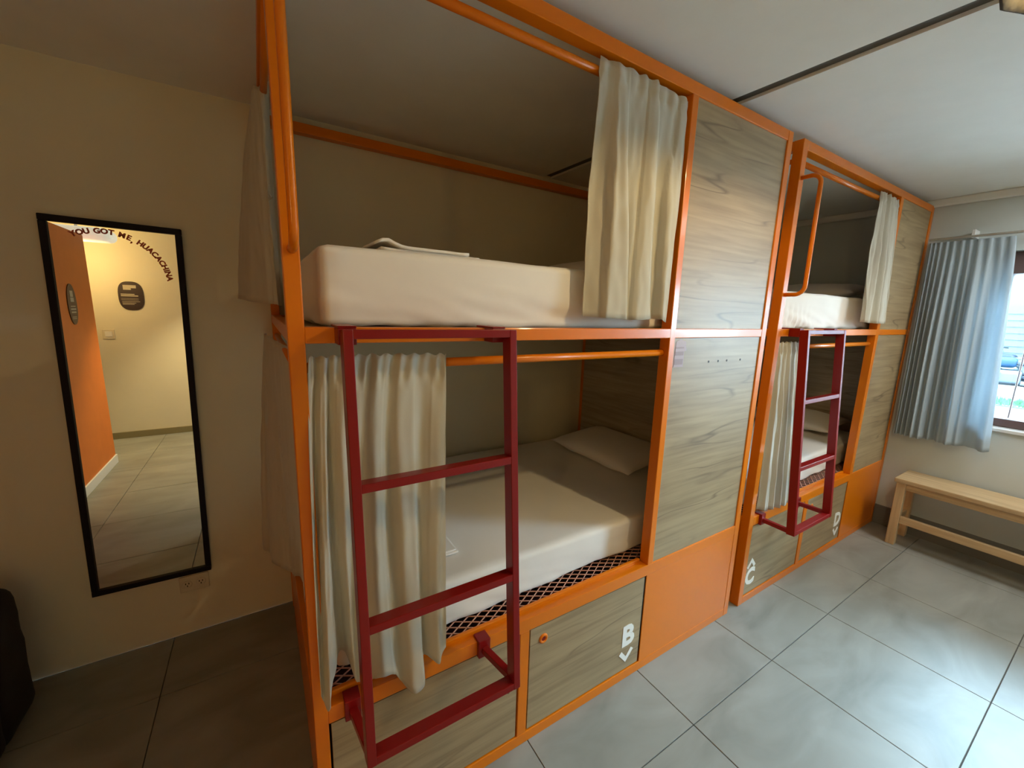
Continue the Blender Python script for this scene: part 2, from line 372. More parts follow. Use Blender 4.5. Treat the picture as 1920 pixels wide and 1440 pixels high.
def cloth(top, bot, mids=None, nu=120, nv=40, folds=6, amp=0.02, amp_top=0.006, side=(0, 1, 0), lift=0.0, ease=0.7, seed=0.0, ruffle=True, sharp=0.6, thick=0.0018):
    """hanging cloth between a top and a bottom curve, with folds that swing along `side`"""
    bm = BM(); sd = Vector(side); G = []
    for j in range(nv + 1):
        v = j / nv; row = []
        for i in range(nu + 1):
            u = i / nu
            a = lerp_pts(top, u); b = lerp_pts(bot, u); s = v ** ease
            if mids:
                mpt = lerp_pts(mids, u)
                p = a * (1 - s) ** 2 + (2 * mpt - 0.5 * (a + b)) * 2 * s * (1 - s) + b * s * s
                p.z = a.z + (b.z - a.z) * v
            else:
                p = a.lerp(b, s); p.z = a.z + (b.z - a.z) * v
            ph = u * folds * 2 * math.pi + 1.3 * noise.noise(Vector((u * 5 + seed, v * 0.7, seed))) * 2
            w = math.sin(ph); w = math.copysign(abs(w) ** sharp, w)
            w2 = math.sin(ph * 2.3 + 1.7 * seed + 1.0)
            A = amp_top + (amp - amp_top) * min(1, v * 2.2)
            k = 0.65 + 0.5 * noise.noise(Vector((u * 3.3 + seed * 2, 0.3 * v, 4.2)))
            off = A * k * (w + 0.22 * w2)
            off += 0.004 * noise.noise(Vector((u * 16, v * 9 + seed, 1.0)))
            if ruffle:
                if v < 0.075:
                    f = v / 0.075; pinch = math.sin(math.pi * min(1, max(0, (f - 0.35) / 0.65)))
                    off += 0.0055 * math.sin(u * folds * 5.1 * math.pi + seed) * (0.5 + 0.5 * pinch)
                    p.z += 0.003 * math.sin(u * folds * 4.3 * math.pi + seed) * (1 - f)
            row.append(bm.verts.new(p + sd * off))
        G.append(row)
    for j in range(nv):
        for i in range(nu): bm.faces.new((G[j][i], G[j][i + 1], G[j + 1][i + 1], G[j + 1][i]))
    bmesh.ops.recalc_face_normals(bm, faces=bm.faces[:])
    bmesh.ops.solidify(bm, geom=bm.faces[:], thickness=thick)
    return bm

# ------------------------------------------------------------------ room shell
fl = structure(obj('floor', bx(XL - 0.1, FX + 0.25, YF - 0.1, D + 0.1, -0.12, -0.0075), M['grout']))
xs = [0.10 + 0.6 * k for k in range(-5, 8)]; ys = [0.31 + 0.593 * k for k in range(-6, 3)]
xs = [XL] + [x for x in xs if XL + 0.02 < x < FX - 0.02] + [FX]; ys = [YF] + [y for y in ys if YF + 0.02 < y < D - 0.02] + [D]
for i in range(len(xs) - 1):
    for j in range(len(ys) - 1):
        g = 0.0016
        obj('floor_tile', bx(xs[i] + g, xs[i + 1] - g, ys[j] + g, ys[j + 1] - g, -0.009, random.uniform(-0.0006, 0.0), bev=0.001, seg=1), M['tile'], fl)

structure(obj('wall_back', bx(XL - 0.1, FX + 0.2, D, D + 0.12, 0, CZ + 0.05), M['wall']))
structure(obj('wall_front', bx(XL - 0.1, FX + 0.2, YF - 0.12, YF, 0, CZ + 0.05), M['wall']))
structure(obj('wall_corridor', bx(XL - 0.12, XL, YF, D, 0, CZ + 0.05), M['wall']))
WY0, WY1, WZ0, WZ1 = -2.30, -0.375, 0.915, 2.06
wr = BM()
box(wr, FX, FX + 0.18, YF, D, 0, WZ0); box(wr, FX, FX + 0.18, YF, D, WZ1, CZ + 0.05)
box(wr, FX, FX + 0.18, YF, WY0, WZ0, WZ1); box(wr, FX, FX + 0.18, WY1, D, WZ0, WZ1)
structure(obj('wall_right', wr, M['wall_grey']))
# orange partition on the left, seen in the mirror
structure(obj('wall_left', bx(-1.45, -1.351, -1.787, D, 0, 2.15), M['orange_wall']))
structure(obj('baseboard_left', bx(-1.351, -1.337, -1.787, D, 0, 0.085, bev=0.003), M['white_trim']))
structure(obj('baseboard_front', bx(XL, FX, YF, YF + 0.013, 0, 0.075, bev=0.003), M['olive_base']))
structure(obj('baseboard_right', bx(FX - 0.013, FX, YF + 0.013, 0.0, 0, 0.155, bev=0.003), M['grey_base']))
# ceiling in two fields with a dark shadow joint running from the back wall across the room
def jx(y): return 1.640 - 0.042 * (y - 0.04)
cb = BM(); g = 0.030
for a, b in (((XL - 0.1), None), (None, FX + 0.2)):
    y0, y1 = YF - 0.1, D + 0.1
    if b is None: poly = [(a, y0), (jx(y0) - g, y0), (jx(y1) - g, y1), (a, y1)]
    else: poly = [(jx(y0) + g, y0), (b, y0), (b, y1), (jx(y1) + g, y1)]
    prism(cb, poly, 0.10, (0, 0, CZ), (1, 0, 0), (0, 1, 0))
structure(obj('ceiling', cb, M['ceiling']))
tb = prism(BM(), [(jx(YF) - g, YF), (jx(YF) + g, YF), (jx(D) + g, D), (jx(D) - g, D)], 0.06, (0, 0, CZ + 0.012), (1, 0, 0), (0, 1, 0))
structure(obj('trim_1', tb, M['ceiling_groove']), 'dark shadow joint across the white ceiling')
structure(obj('trim_2', bx(FX - 0.035, FX, YF, D, CZ - 0.05, CZ, bev=0.008), M['white_trim']), 'pale cove along the ceiling above the window wall')

# window
win = structure(obj('window_1', bx(FX + 0.13, FX + 0.17, WY0, WY1, WZ1 - 0.14, WZ1, bev=0.003), M['frame_brown']))
obj('window_frame', bx(FX + 0.07, FX + 0.15, WY0, WY1, WZ0 + 0.005, WZ0 + 0.06, bev=0.004), M['frame_brown'], win)
obj('window_frame', bx(FX + 0.06, FX + 0.13, WY0, WY1, WZ1 - 0.14, WZ1 - 0.002, bev=0.004), M['frame_brown'], win)
for y in (WY1 - 0.045, WY0, (WY0 + WY1) / 2 - 0.02, -0.69):
    obj('window_frame', bx(FX + 0.07, FX + 0.15, y, y + 0.045, WZ0 + 0.06, WZ1 - 0.14, bev=0.004), M['frame_brown'], win)
edges = [WY0 + 0.045, (WY0 + WY1) / 2 - 0.02, -0.69, WY1 - 0.045]
for a, b in ((WY0 + 0.045, -1.39), (-1.345, -0.69), (-0.645, WY1 - 0.045)):
    obj('window_pane', bx(FX + 0.108, FX + 0.112, a, b, WZ0 + 0.06, WZ1 - 0.14), M['glass'], win)
y = -0.535
while y > WY0:
    obj('window_bar', tube(BM(), [(FX + 0.16, y, WZ0 + 0.005), (FX + 0.16, y - 0.0, WZ1 - 0.02)], 0.0045, 8), M['frame_brown'], win); y -= 0.155
obj('window_sill', bx(FX - 0.015, FX + 0.07, WY0 - 0.02, WY1 + 0.02, WZ0 - 0.02, WZ0 + 0.004, bev=0.004), M['sill'], win)

# ------------------------------------------------------------------ bunk beds
ZM0, ZM1, ZS0, ZS1, ZB, ZT0, ZT1 = 1.502, 1.539, 0.477, 0.528, 0.044, 2.3585, 2.40
PD = 0.045
def bunk(x, label, letters, right_panel_end):
    A0, A1, G0, G1, B0, B1, C0, C1 = x
    t = thing('bunk_bed', label, 'bunk bed', ((A0 + C1) / 2, D / 2, 0), 'orange framed bunk beds along the back wall')
    O = M['orange']; e = 0.0006
    def post(a, b, y0, y1, z1=ZT1): return obj('post', bx(a, b, y0, y1, 0, z1, bev=0.0025), O, t)
    post(A0, A1, 0, PD); post(C0, C1, 0, PD); post(A0, A1, D - PD - 0.004, D - 0.004); post(C0, C1, D - PD - 0.004, D - 0.004)
    obj('post', bx(B0, B1, 0, PD, ZS1 - e, ZT0 + e, bev=0.0025), O, t)
    obj('post', bx(G0, G1, 0.001, PD, ZB - e, ZS0 + e, bev=0.0025), O, t, )
    def rail(x0, x1, y0, y1, z0, z1): return obj('rail', bx(x0, x1, y0, y1, z0, z1, bev=0.0025), O, t)
    for (z0, z1) in ((ZT0, ZT1), (ZM0, ZM1), (ZS0, ZS1), (0.0, ZB)):
        rail(A1 - e, C0 + e, 0.0005, PD, z0, z1)                                   # front
        if z0 > 0.1: rail(A1 - e, C0 + e, D - PD - 0.004, D - 0.0045, z0, z1)       # back
        if z0 > 0.1:
            rail(A0 + 0.001, A1 - 0.001, PD - e, D - PD - 0.003, z0, z1); (right_panel_end or z0 < 1) and rail(C0 + 0.001, C1 - 0.001, PD - e, D - PD - 0.003, z0, z1)
    # boards at the right of the front, orange sheet below
    obj('wood_panel', bx(B1, C0, 0.006, 0.022, ZM1, ZT0), M['oak'], t)
    obj('wood_panel', bx(B1, C0, 0.006, 0.022, ZS1, ZM0), M['oak'], t)
    obj('steel_panel', bx(B0 + 0.004, C0 + e, 0.002, 0.006, ZB - 0.002, ZS0 + 0.03), O, t)
    obj('steel_panel', bx(A0 + 0.003, A0 + 0.007, PD - e, D - PD - 0.003, 0.0, ZS0 + 0.01), O, t)
    obj('wood_panel', bx(C0 - 0.014, C0 + 0.002, PD, D - PD - 0.004, ZS1, ZM0), M['oak_y'], t)
    if right_panel_end: obj('wood_panel', bx(C0 - 0.014, C0 + 0.002, PD, D - PD - 0.004, ZM1, ZT0), M['oak_y'], t)
    # drawers
    for k, (a, b) in enumerate(((A1, G0), (G1, B0))):
        d = obj('drawer', bx(a + 0.006, b - 0.006, 0.004, 0.022, ZB + 0.006, ZS0 - 0.006, bev=0.001), M['oak'], t)
        obj('drawer_box', bx(a + 0.012, b - 0.012, 0.0225, D - 0.15, ZB + 0.01, ZS0 - 0.10), M['hollow'], d)
        if k == 1:
            kb = torus(BM(), (a + 0.064, 0.0035, 0.414), 0.014, 0.0055); obj('knob', kb, O, d, True)
            obj('knob_hole', lathe(BM(), [(0.010, 0.0), (0.010, 0.002)], (a + 0.064, 0.0022, 0.414), 'Y', 16), M['red'], d)
        else:
            obj('finger_hole', lathe(BM(), [(0.007, 0.0), (0.007, 0.002)], (b - 0.041, 0.0028, 0.262), 'Y', 12), M['slot'], d)
        for (ch, lx, lz, size, cx, cz, up) in letters.get(k, ()):
            if ch: obj('letter', place(text_bm(ch, size, 0.002, 0.0055), (lx, 0.003, lz), (1, 0, 0), (0, 0, 1)), M['letter_white'], d)
            s = 1 if up else -1; w, h, th = 0.044, 0.050, 0.021
            poly = [(-w, -s * h / 2), (0, s * h / 2), (w, -s * h / 2), (w - th * 0.75, -s * (h / 2 + th * 0.62)), (0, s * (h / 2 - th * 1.35)), (-w + th * 0.75, -s * (h / 2 + th * 0.62))]
            obj('arrow_mark', prism(BM(), poly, 0.002, (cx, 0.004, cz), (1, 0, 0), (0, 0, 1)), M['letter_white'], d)
    # platform of expanded metal with its angle lip
    obj('angle_lip', bx(A1 + 0.002, B0 - 0.012, PD - 0.012, PD + 0.002, ZS1 - 0.004, ZS1 + 0.016, bev=0.004), O, t)
    ms = BM(); yy0, yy1 = PD + 0.002, 0.42; px, py = 0.052, 0.030
    xa, xb = A1 + 0.01, C0 - 0.02
    def strand(p, q):
        d = Vector((q[0] - p[0], q[1] - p[1], 0)).normalized(); n = Vector((-d.y, d.x, 0)) * 0.0013
        z0, z1 = 0.528, 0.5315; vs = []
        for z in (z0, z1): vs += [ms.verts.new((p[0] + n.x, p[1] + n.y, z)), ms.verts.new((q[0] + n.x, q[1] + n.y, z)), ms.verts.new((q[0] - n.x, q[1] - n.y, z)), ms.verts.new((p[0] - n.x, p[1] - n.y, z))]
        ms.faces.new(vs[4:]); ms.faces.new(vs[3::-1]); ms.faces.new((vs[3], vs[2], vs[6], vs[7])); ms.faces.new((vs[1], vs[0], vs[4], vs[5]))
    H = yy1 - yy0; dx = H * px / py; k = xa - dx
    while k < xb:
        for s in (1, -1):
            p, q = ((k, yy0), (k + dx, yy1)) if s == 1 else ((k, yy1), (k + dx, yy0))
            f0 = max(0.0, (xa - p[0]) / dx); f1 = min(1.0, (xb - p[0]) / dx)
            if f1 > f0: strand((p[0] + dx * f0, p[1] + (q[1] - p[1]) * f0), (p[0] + dx * f1, p[1] + (q[1] - p[1]) * f1))
        k += px
    m = obj('mesh_platform', ms, M['mesh'], t); m['kind'] = 'stuff'
    obj('slat_board', bx(A1 + 0.01, C0 - 0.02, 0.42, D - PD - 0.01, 0.515, 0.532), M['hollow'], t)
    obj('slat_board', bx(A1 + 0.01, C0 - 0.02, PD + 0.004, D - PD - 0.01, ZM0 + 0.012, ZM0 + 0.028), M['oak'], t)
    # curtain rods
    obj('curtain_rod', tube(BM(), [(A1 - 0.002, 0.032, 2.316), (B0 + 0.002, 0.032, 2.316)], 0.0125, 14), O, t, True)
    obj('curtain_rod', tube(BM(), [(A1 - 0.002, 0.032, 1.443), (B0 + 0.002, 0.032, 1.443)], 0.0125, 14), O, t, True)
    obj('curtain_rod', tube(BM(), [(A0 + 0.017, PD - 0.002, 2.316), (A0 + 0.017, D - PD - 0.002, 2.316)], 0.011, 12), O, t, True)
    obj('curtain_rod', tube(BM(), [(A0 + 0.017, PD - 0.002, 1.443), (A0 + 0.017, D - PD - 0.002, 1.443)], 0.011, 12), O, t, True)
    # grab handle standing out from the front post
    xm = (A0 + A1) / 2 + 0.002; pts = [(xm, 0.003, 2.235)]
    for a in range(0, 91, 15): pts.append((xm, -0.042 - 0.040 * math.sin(math.radians(a)), 2.195 + 0.040 * math.cos(math.radians(a))))
    for a in range(0, 91, 15): pts.append((xm, -0.042 - 0.040 * math.cos(math.radians(a)), 1.745 - 0.040 * math.sin(math.radians(a))))
    pts.append((xm, 0.003, 1.705)); obj('grab_handle', tube(BM(), pts, 0.0095, 12), O, t, True)
    return t
U1 = (0, 0.0344, 0.6501, 0.6896, 1.3003, 1.3339, 1.9717, 2.0122)
U2 = (2.1121, 2.1552, 2.762, 2.806, 3.4039, 3.4497, 4.018, 4.058)
b1 = bunk(U1, 'nearer orange bunk bed, its right drawer marked B with an arrow down', {1: (('B', 1.217, 0.215, 0.135, 1.213, 0.112, False),)}, True)
b2 = bunk(U2, 'farther orange bunk bed by the window wall, its drawers marked C and D', {0: (('C', 2.205, 0.150, 0.135, 2.205, 0.245, True),), 1: (('D', 3.330, 0.205, 0.135, 3.330, 0.105, False),)}, False)
# sticker and four small screw holes on the lower board of the nearer bunk
st = obj('sticker', prism(BM(), [(1.344, 1.385), (1.405, 1.385), (1.405, 1.448), (1.418, 1.452), (1.410, 1.488), (1.375, 1.497), (1.350, 1.488)], 0.0012, (0, 0.006, 0), (1, 0, 0), (0, 0, 1)), M['sticker'], b1)
for z0, z1 in ((1.432, 1.448), (1.460, 1.466), (1.395, 1.418)):
    obj('sticker_print', bx(1.349, 1.401, 0.0042, 0.0050, z0, z1), M['sticker_dark'], st)
for x in (1.581, 1.651, 1.717, 1.825):
    obj('screw_hole', lathe(BM(), [(0.005, 0), (0.005, 0.002)], (x, 0.0048, 1.399), 'Y', 10), M['slot'], b1)

# ------------------------------------------------------------------ ladders
def ladder(x1, x2, label):
    t = thing('ladder', label, 'ladder', ((x1 + x2) / 2, -0.12, 0.478), 'maroon ladders hooked on the bunks')
    yt, zt, yb, zb, w, d = -0.086, 1.5391, -0.1675, 0.4775, 0.022, 0.040
    dirv = Vector((0, yb - yt, zb - zt)).normalized(); back = Vector((0, dirv.z, -dirv.y)); back = back if back.y > 0 else -back
    def P(x, k, off=d / 2): return Vector((x, yt + (yb - yt) * k, zt + (zb - zt) * k)) + back * off
    R = M['red']
    for x in (x1 + w / 2, x2 - w / 2): obj('stile', beam(BM(), P(x, 0), P(x, 1), w, d), R, t)
    L = math.hypot(yb - yt, zb - zt); hh = 0.0213 / L
    for k in (hh / 2, 0.329 + hh / 2, 0.6557 + hh / 2, 1 - hh / 2):
        obj('rung', beam(BM(), P(x1 + w - 0.001, k), P(x2 - w + 0.001, k), 0.0213, d - 0.002, dirv), R, t)
    for x in (x1 + 0.016, x2 - 0.035):                                             # hooks over the middle rail
        hk = BM(); w2 = 0.020
        box(hk, x - w2, x + w2, -0.050, -0.0012, ZM0 + 0.0, ZM1 + 0.001, 0.002); box(hk, x - w2, x + w2, -0.050, PD + 0.003, ZM1 + 0.001, ZM1 + 0.006, 0.001)
        obj('hook', hk, R, t)
    for x, xx in ((x1 - 0.004, x1 + w / 2), (x2 - 0.040, x2 - w / 2 - 0.002)):       # bottom stand-offs on the lower rail
        sb = BM(); box(sb, x - 0.021, x + 0.021, -0.014, 0.028, ZS0 - 0.004, ZS1 + 0.007, 0.002)
        a = Vector((x, -0.012, 0.500)); b = P(xx, 0.985, d - 0.002); b.z = 0.492
        beam(sb, a, b, 0.022, 0.022); obj('stand_off', sb, R, t)
    return t
ladder(0.0991, 0.5409, 'dark red metal ladder hooked on the nearer bunk, in front of the lower curtain')
ladder(2.232, 2.674, 'dark red metal ladder hooked on the farther bunk above drawers C and D')

# ------------------------------------------------------------------ mattresses, pillows, linen
def mattress(x0, x1, y0, y1, z0, z1, label, seed, crown=0.008, pleat=None):
    o = obj('mattress', rounded_box(x0, x1, y0, y1, z0, z1, 0.022, 90 if pleat else 56, 0.005, 4.0, seed, crown, 0.011, pleat), M['sheet'], None, True, base=((x0 + x1) / 2, (y0 + y1) / 2, z0))
    tag(o, label, 'mattress', 'mattresses in white fitted sheets'); return o
mattress(0.075, 1.945, 0.068, 1.19, 1.535, 1.735, 'white sheeted mattress on the upper level of the nearer bunk', 1.0)
mattress(0.075, 1.945, 0.105, 1.19, 0.536, 0.700, 'white sheeted mattress on the lower level of the nearer bunk', 2.3)
mattress(2.20, 3.99, 0.068, 1.19, 1.535, 1.735, 'white sheeted mattress on the upper level of the farther bunk', 3.7, 0.008, 2.42)
mattress(2.20, 3.99, 0.105, 1.19, 0.536, 0.700, 'white sheeted mattress on the lower level of the farther bunk', 5.1)
def pillow(c, lx, ly, h, label, rz=0, tilt=0, seed=0):
    o = obj('pillow', pillow_bm((0, 0, 0), lx, ly, h, rz, tilt, seed), M['pillow'], None, True); o.location = c
    tag(o, label, 'pillow', 'white pillows at the bed heads'); return o
pillow((1.755, 0.70, 0.775), 0.42, 0.68, 0.125, 'white pillow on the lower mattress of the nearer bunk', 0.0, -0.10, 1)
pillow((1.49, 0.66, 1.808), 0.42, 0.66, 0.12, 'white pillow on the upper mattress of the nearer bunk, half behind the curtain', 0.0, -0.08, 2)
pillow((3.76, 0.55, 1.812), 0.42, 0.68, 0.125, 'white pillow on the upper mattress of the farther bunk', 0.0, -0.12, 3)
pillow((3.76, 0.55, 0.776), 0.42, 0.68, 0.12, 'white pillow on the lower mattress of the farther bunk, behind the ladder', 0.0, -0.12, 4)
# folded linen near the front edge of the upper mattress
def linen():
    t = thing('folded_sheet', 'folded white sheet lying on the upper mattress edge of the nearer bunk', 'folded sheet', (0.37, 0.25, 1.742))
    for k, (x0, x1, y0, y1, z0, z1) in enumerate(((0.24, 0.545, 0.13, 0.36, 1.7405, 1.7475), (0.225, 0.505, 0.12, 0.35, 1.748, 1.756))):
        bm = BM(); n = 16; rows = {}
        for s in (0, 1):
            for i in range(n + 1):
                for j in range(9):
                    u = i / n; v = j / 8; x = x0 + (x1 - x0) * u; y = y0 + (y1 - y0) * v + 0.02 * u
                    z = (z1 if s else z0) + 0.016 * math.exp(-((u - 0.10) / 0.10) ** 2) * (k + 0.0) + 0.002 * noise.noise(Vector((x * 20, y * 20, k)))
                    rows[s, i, j] = bm.verts.new((x, y, z))
        for i in range(n):
            for j in range(8):
                bm.faces.new([rows[1, i, j], rows[1, i + 1, j], rows[1, i + 1, j + 1], rows[1, i, j + 1]]); bm.faces.new([rows[0, i, j + 1], rows[0, i + 1, j + 1], rows[0, i + 1, j], rows[0, i, j]])
        for i in range(n):
            for j, f in ((0, 1), (8, 0)):
                q = [rows[0, i, j], rows[0, i + 1, j], rows[1, i + 1, j], rows[1, i, j]]; bm.faces.new(q if f else q[::-1])
        for j in range(8):
            for i, f in ((0, 0), (n, 1)):
                q = [rows[0, i, j], rows[0, i, j + 1], rows[1, i, j + 1], rows[1, i, j]]; bm.faces.new(q if f else q[::-1])
        obj('sheet_layer', bm, M['sheet'], t, True)
linen()
tw = BM()
box(tw, 0.415, 0.515, 0.225, 0.345, 0.708, 0.716, 0.003); box(tw, 0.425, 0.508, 0.232, 0.335, 0.716, 0.722, 0.003)
tag(obj('washcloth', tw, M['sheet'], base=(0.465, 0.285, 0.708)), 'small folded white cloth on the lower mattress beside the curtain', 'cloth')

# ------------------------------------------------------------------ bunk curtains
def curtain(bm, label, base): return tag(obj('bunk_curtain', bm, M['curtain'], None, True, base=base), label, 'curtain', 'cream bunk curtains')
Yr = 0.032
# upper front, drawn to the right
curtain(cloth([(0.872, 0.012, 2.345), (1.02, 0.008, 2.345), (1.15, 0.006, 2.342), (1.292, 0.012, 2.335)],
              [(0.868, 0.0, 1.578), (1.00, -0.006, 1.572), (1.09, -0.008, 1.570), (1.20, -0.004, 1.575), (1.268, 0.012, 1.562)],
              folds=3.1, amp=0.026, amp_top=0.004, seed=2.1, ease=0.9, sharp=0.3), 'cream curtain gathered at the right of the upper bunk nearest the camera', (1.08, 0, 1.57))
# lower front, drawn to the left, hem partly pulled over the rail
curtain(cloth([(0.040, 0.010, 1.470), (0.13, 0.006, 1.472), (0.25, 0.006, 1.472), (0.376, 0.008, 1.468)],
              [(0.020, -0.028, 0.60), (0.032, -0.034, 0.548), (0.050, -0.012, 0.640), (0.090, 0.055, 0.628), (0.112, 0.012, 0.560), (0.140, -0.004, 0.550), (0.170, -0.022, 0.588), (0.205, -0.030, 0.575), (0.238, -0.040, 0.515), (0.282, -0.040, 0.508), (0.298, -0.020, 0.575), (0.335, -0.036, 0.558), (0.362, -0.030, 0.582)],
              mids=[(0.024, -0.006, 1.0), (0.11, 0.0, 1.0), (0.22, -0.008, 1.0), (0.372, -0.004, 1.0)],
              nu=180, nv=50, folds=5.2, amp=0.019, amp_top=0.007, seed=5.3, ease=0.8, sharp=0.7), 'cream curtain bunched at the left of the lower bunk, behind the nearer ladder', (0.2, 0, 0.52))
# left side, upper and lower
curtain(cloth([(0.002, 0.92, 2.348), (-0.010, 0.84, 2.350), (0.004, 0.80, 2.335), (0.034, 0.76, 2.345)],
              [(-0.118, 0.94, 1.605), (-0.085, 0.82, 1.598), (-0.030, 0.74, 1.590), (0.002, 0.70, 1.588), (0.022, 0.72, 1.584), (0.024, 0.98, 1.584)],
              folds=2.2, amp=0.008, amp_top=0.003, side=(1, 0, 0), seed=8.8, ease=0.55, ruffle=False), 'cream curtain hanging on the left end of the upper bunk, beside the mirror', (-0.04, 0.85, 1.59))
curtain(cloth([(-0.030, 0.92, 1.470), (-0.034, 0.80, 1.474), (0.0, 0.60, 1.462), (0.022, 0.30, 1.462)],
              [(-0.098, 0.94, 0.525), (-0.070, 0.82, 0.52), (-0.030, 0.74, 0.515), (0.000, 0.70, 0.50), (0.012, 0.55, 0.58), (0.018, 0.28, 0.66)],
              folds=2.6, amp=0.009, amp_top=0.003, side=(1, 0, 0), seed=3.2, ease=0.7, ruffle=False), 'cream curtain hanging on the left end of the lower bunk, beside the mirror', (-0.03, 0.8, 0.5))
# farther bunk
curtain(cloth([(3.12, 0.008, 2.345), (3.25, 0.006, 2.342), (3.395, 0.008, 2.338)],
              [(3.085, -0.012, 1.585), (3.20, -0.02, 1.580), (3.32, -0.022, 1.578), (3.42, -0.022, 1.580)],
              folds=3.6, amp=0.022, amp_top=0.006, seed=6.6, ease=0.8), 'cream curtain gathered at the right of the upper bunk near the window', (3.26, 0, 1.58))
curtain(cloth([(2.163, 0.008, 1.472), (2.27, 0.006, 1.472), (2.40, 0.008, 1.470)],
              [(2.175, 0.0, 0.560), (2.30, -0.016, 0.552), (2.42, -0.022, 0.548), (2.50, -0.02, 0.548)],
              folds=5.5, amp=0.016, amp_top=0.007, seed=1.4, ease=0.9), 'cream curtain at the left of the lower bunk above drawer C', (2.3, 0, 0.55))

# ------------------------------------------------------------------ mirror and wall fittings
mr = thing('wall_mirror', 'tall black-framed mirror on the wall, red lettering curved across its top', 'mirror', (-0.5239, D - 0.012, 1.10))
rot = math.radians(1.0)                                                  # hangs very slightly askew
MX = Matrix.Translation((-0.5239, 0, 1.1037)) @ Matrix.Rotation(rot, 4, 'Y')
def mbox(x0, x1, y0, y1, z0, z1, bev=0.0):
    b = bx(x0, x1, y0, y1, z0, z1, bev=bev); bmesh.ops.transform(b, matrix=MX, verts=b.verts); return b
HW, HH, fw = 0.2072, 0.7855, 0.024
for a in ((-HW, HW, HH - fw, HH), (-HW, HW, -HH, -HH + fw), (-HW, -HW + fw * 0.92, -HH + fw, HH - fw), (HW - fw * 0.92, HW, -HH + fw, HH - fw)):
    obj('frame', mbox(a[0], a[1], D - 0.024, D - 0.002, a[2], a[3], bev=0.003), M['black'], mr)
obj('mirror_glass', mbox(-HW + 0.02, HW - 0.02, D - 0.012, D - 0.006, -HH + 0.02, HH - 0.02), M['mirror'], mr)
# lettering on an arc: through (-.637,1.827) (-.548,1.846) (-.362,1.676)
def circ(p, q, r):
    ax, ay = p; b_x, b_y = q; cx, cy = r; d = 2 * (ax * (b_y - cy) + b_x * (cy - ay) + cx * (ay - b_y))
    ux = ((ax * ax + ay * ay) * (b_y - cy) + (b_x ** 2 + b_y ** 2) * (cy - ay) + (cx * cx + cy * cy) * (ay - b_y)) / d
    uy = ((ax * ax + ay * ay) * (cx - b_x) + (b_x ** 2 + b_y ** 2) * (ax - cx) + (cx * cx + cy * cy) * (b_x - ax)) / d
    return ux, uy, math.hypot(ax - ux, ay - uy)
ccx, ccy, cr = circ((-0.640, 1.826), (-0.530, 1.848), (-0.359, 1.672))
a0 = math.atan2(1.826 - ccy, -0.640 - ccx); a1 = math.atan2(1.672 - ccy, -0.359 - ccx)
phrase = 'YOU GOT ME, HUACACHINA'
wid = {' ': 0.55, ',': 0.4, 'I': 0.45, 'M': 1.2, 'G': 1.1, 'O': 1.12}
tot = sum(wid.get(c, 1.0) for c in phrase); acc = 0.0
for c in phrase:
    wd = wid.get(c, 1.0); a = a0 + (a1 - a0) * (acc + wd / 2) / tot; acc += wd
    if c == ' ': continue
    rr = cr - (0.005 if c == ',' else 0)
    b = place(text_bm(c, 0.027, 0.0012, 0.0012), (ccx + rr * math.cos(a), D - 0.0132, ccy + rr * math.sin(a)), (math.sin(a), 0, -math.cos(a)), (math.cos(a), 0, math.sin(a)))
    obj('letter', b, M['letter_red'], mr)

so = thing('wall_socket', 'ivory double wall socket low on the wall under the mirror', 'socket', (-0.40, D - 0.004, 0.262))
obj('plate', bx(-0.458, -0.345, D - 0.008, D - 0.0005, 0.222, 0.302, bev=0.003), M['plastic'], so)
for cx in (-0.428, -0.376):
    ol = obj('outlet', lathe(BM(), [(0.019, 0), (0.017, -0.002)], (cx, D - 0.008, 0.262), 'Y', 20), M['plastic'], so)
    for dx, dz in ((-0.006, 0.004), (0.006, 0.004), (0, -0.008)):
        obj('pin_hole', bx(cx + dx - 0.0018, cx + dx + 0.0018, D - 0.0108, D - 0.0098, 0.262 + dz - 0.004, 0.262 + dz + 0.004), M['slot'], ol)

# seen in the mirror: switch, two plaques, ceiling lamp
sw = thing('light_switch', 'ivory light switch on the front wall, seen in the mirror', 'switch', (-1.48, YF + 0.004, 1.21))
obj('plate', bx(-1.535, -1.435, YF + 0.0005, YF + 0.009, 1.155, 1.262, bev=0.003), M['plastic'], sw)
obj('rocker', bx(-1.515, -1.455, YF + 0.009, YF + 0.013, 1.180, 1.238, bev=0.002), M['white_trim'], sw)
def superellipse(w, h, n=40, p=2.8): return [(math.copysign(abs(math.cos(2 * math.pi * k / n)) ** (2 / p), math.cos(2 * math.pi * k / n)) * w, math.copysign(abs(math.sin(2 * math.pi * k / n)) ** (2 / p), math.sin(2 * math.pi * k / n)) * h) for k in range(n)]
sg = thing('wall_sign', 'dark rounded plaque with pale print on the front wall, seen in the mirror', 'sign', (-1.255, YF + 0.004, 1.635))
rx, ry = Vector((-1, 0, 0)), Vector((0, 0, 1))
obj('plate', prism(BM(), superellipse(0.108, 0.158), 0.006, (-1.255, YF + 0.001, 1.635), rx, ry), M['sign_dark'], sg)
for x0, x1, z0, z1 in ((-0.05, 0.06, 0.085, 0.118), (-0.005, 0.06, 0.065, 0.085), (-0.03, 0.085, 0.012, 0.022), (-0.06, 0.085, -0.006, 0.006), (-0.06, 0.085, -0.032, -0.029), (-0.06, 0.085, -0.046, -0.043), (-0.07, 0.08, -0.066, -0.061), (-0.035, 0.08, -0.082, -0.077), (-0.02, 0.078, -0.096, -0.090)):
    obj('print_line', bx(-1.255 - x1, -1.255 - x0, YF + 0.007, YF + 0.0082, 1.635 + z0, 1.635 + z1), M['sign_light'], sg)
ov = thing('door_sign', 'slim brown oval plaque on the orange wall, seen in the mirror', 'sign', (-1.349, -1.28, 1.54))
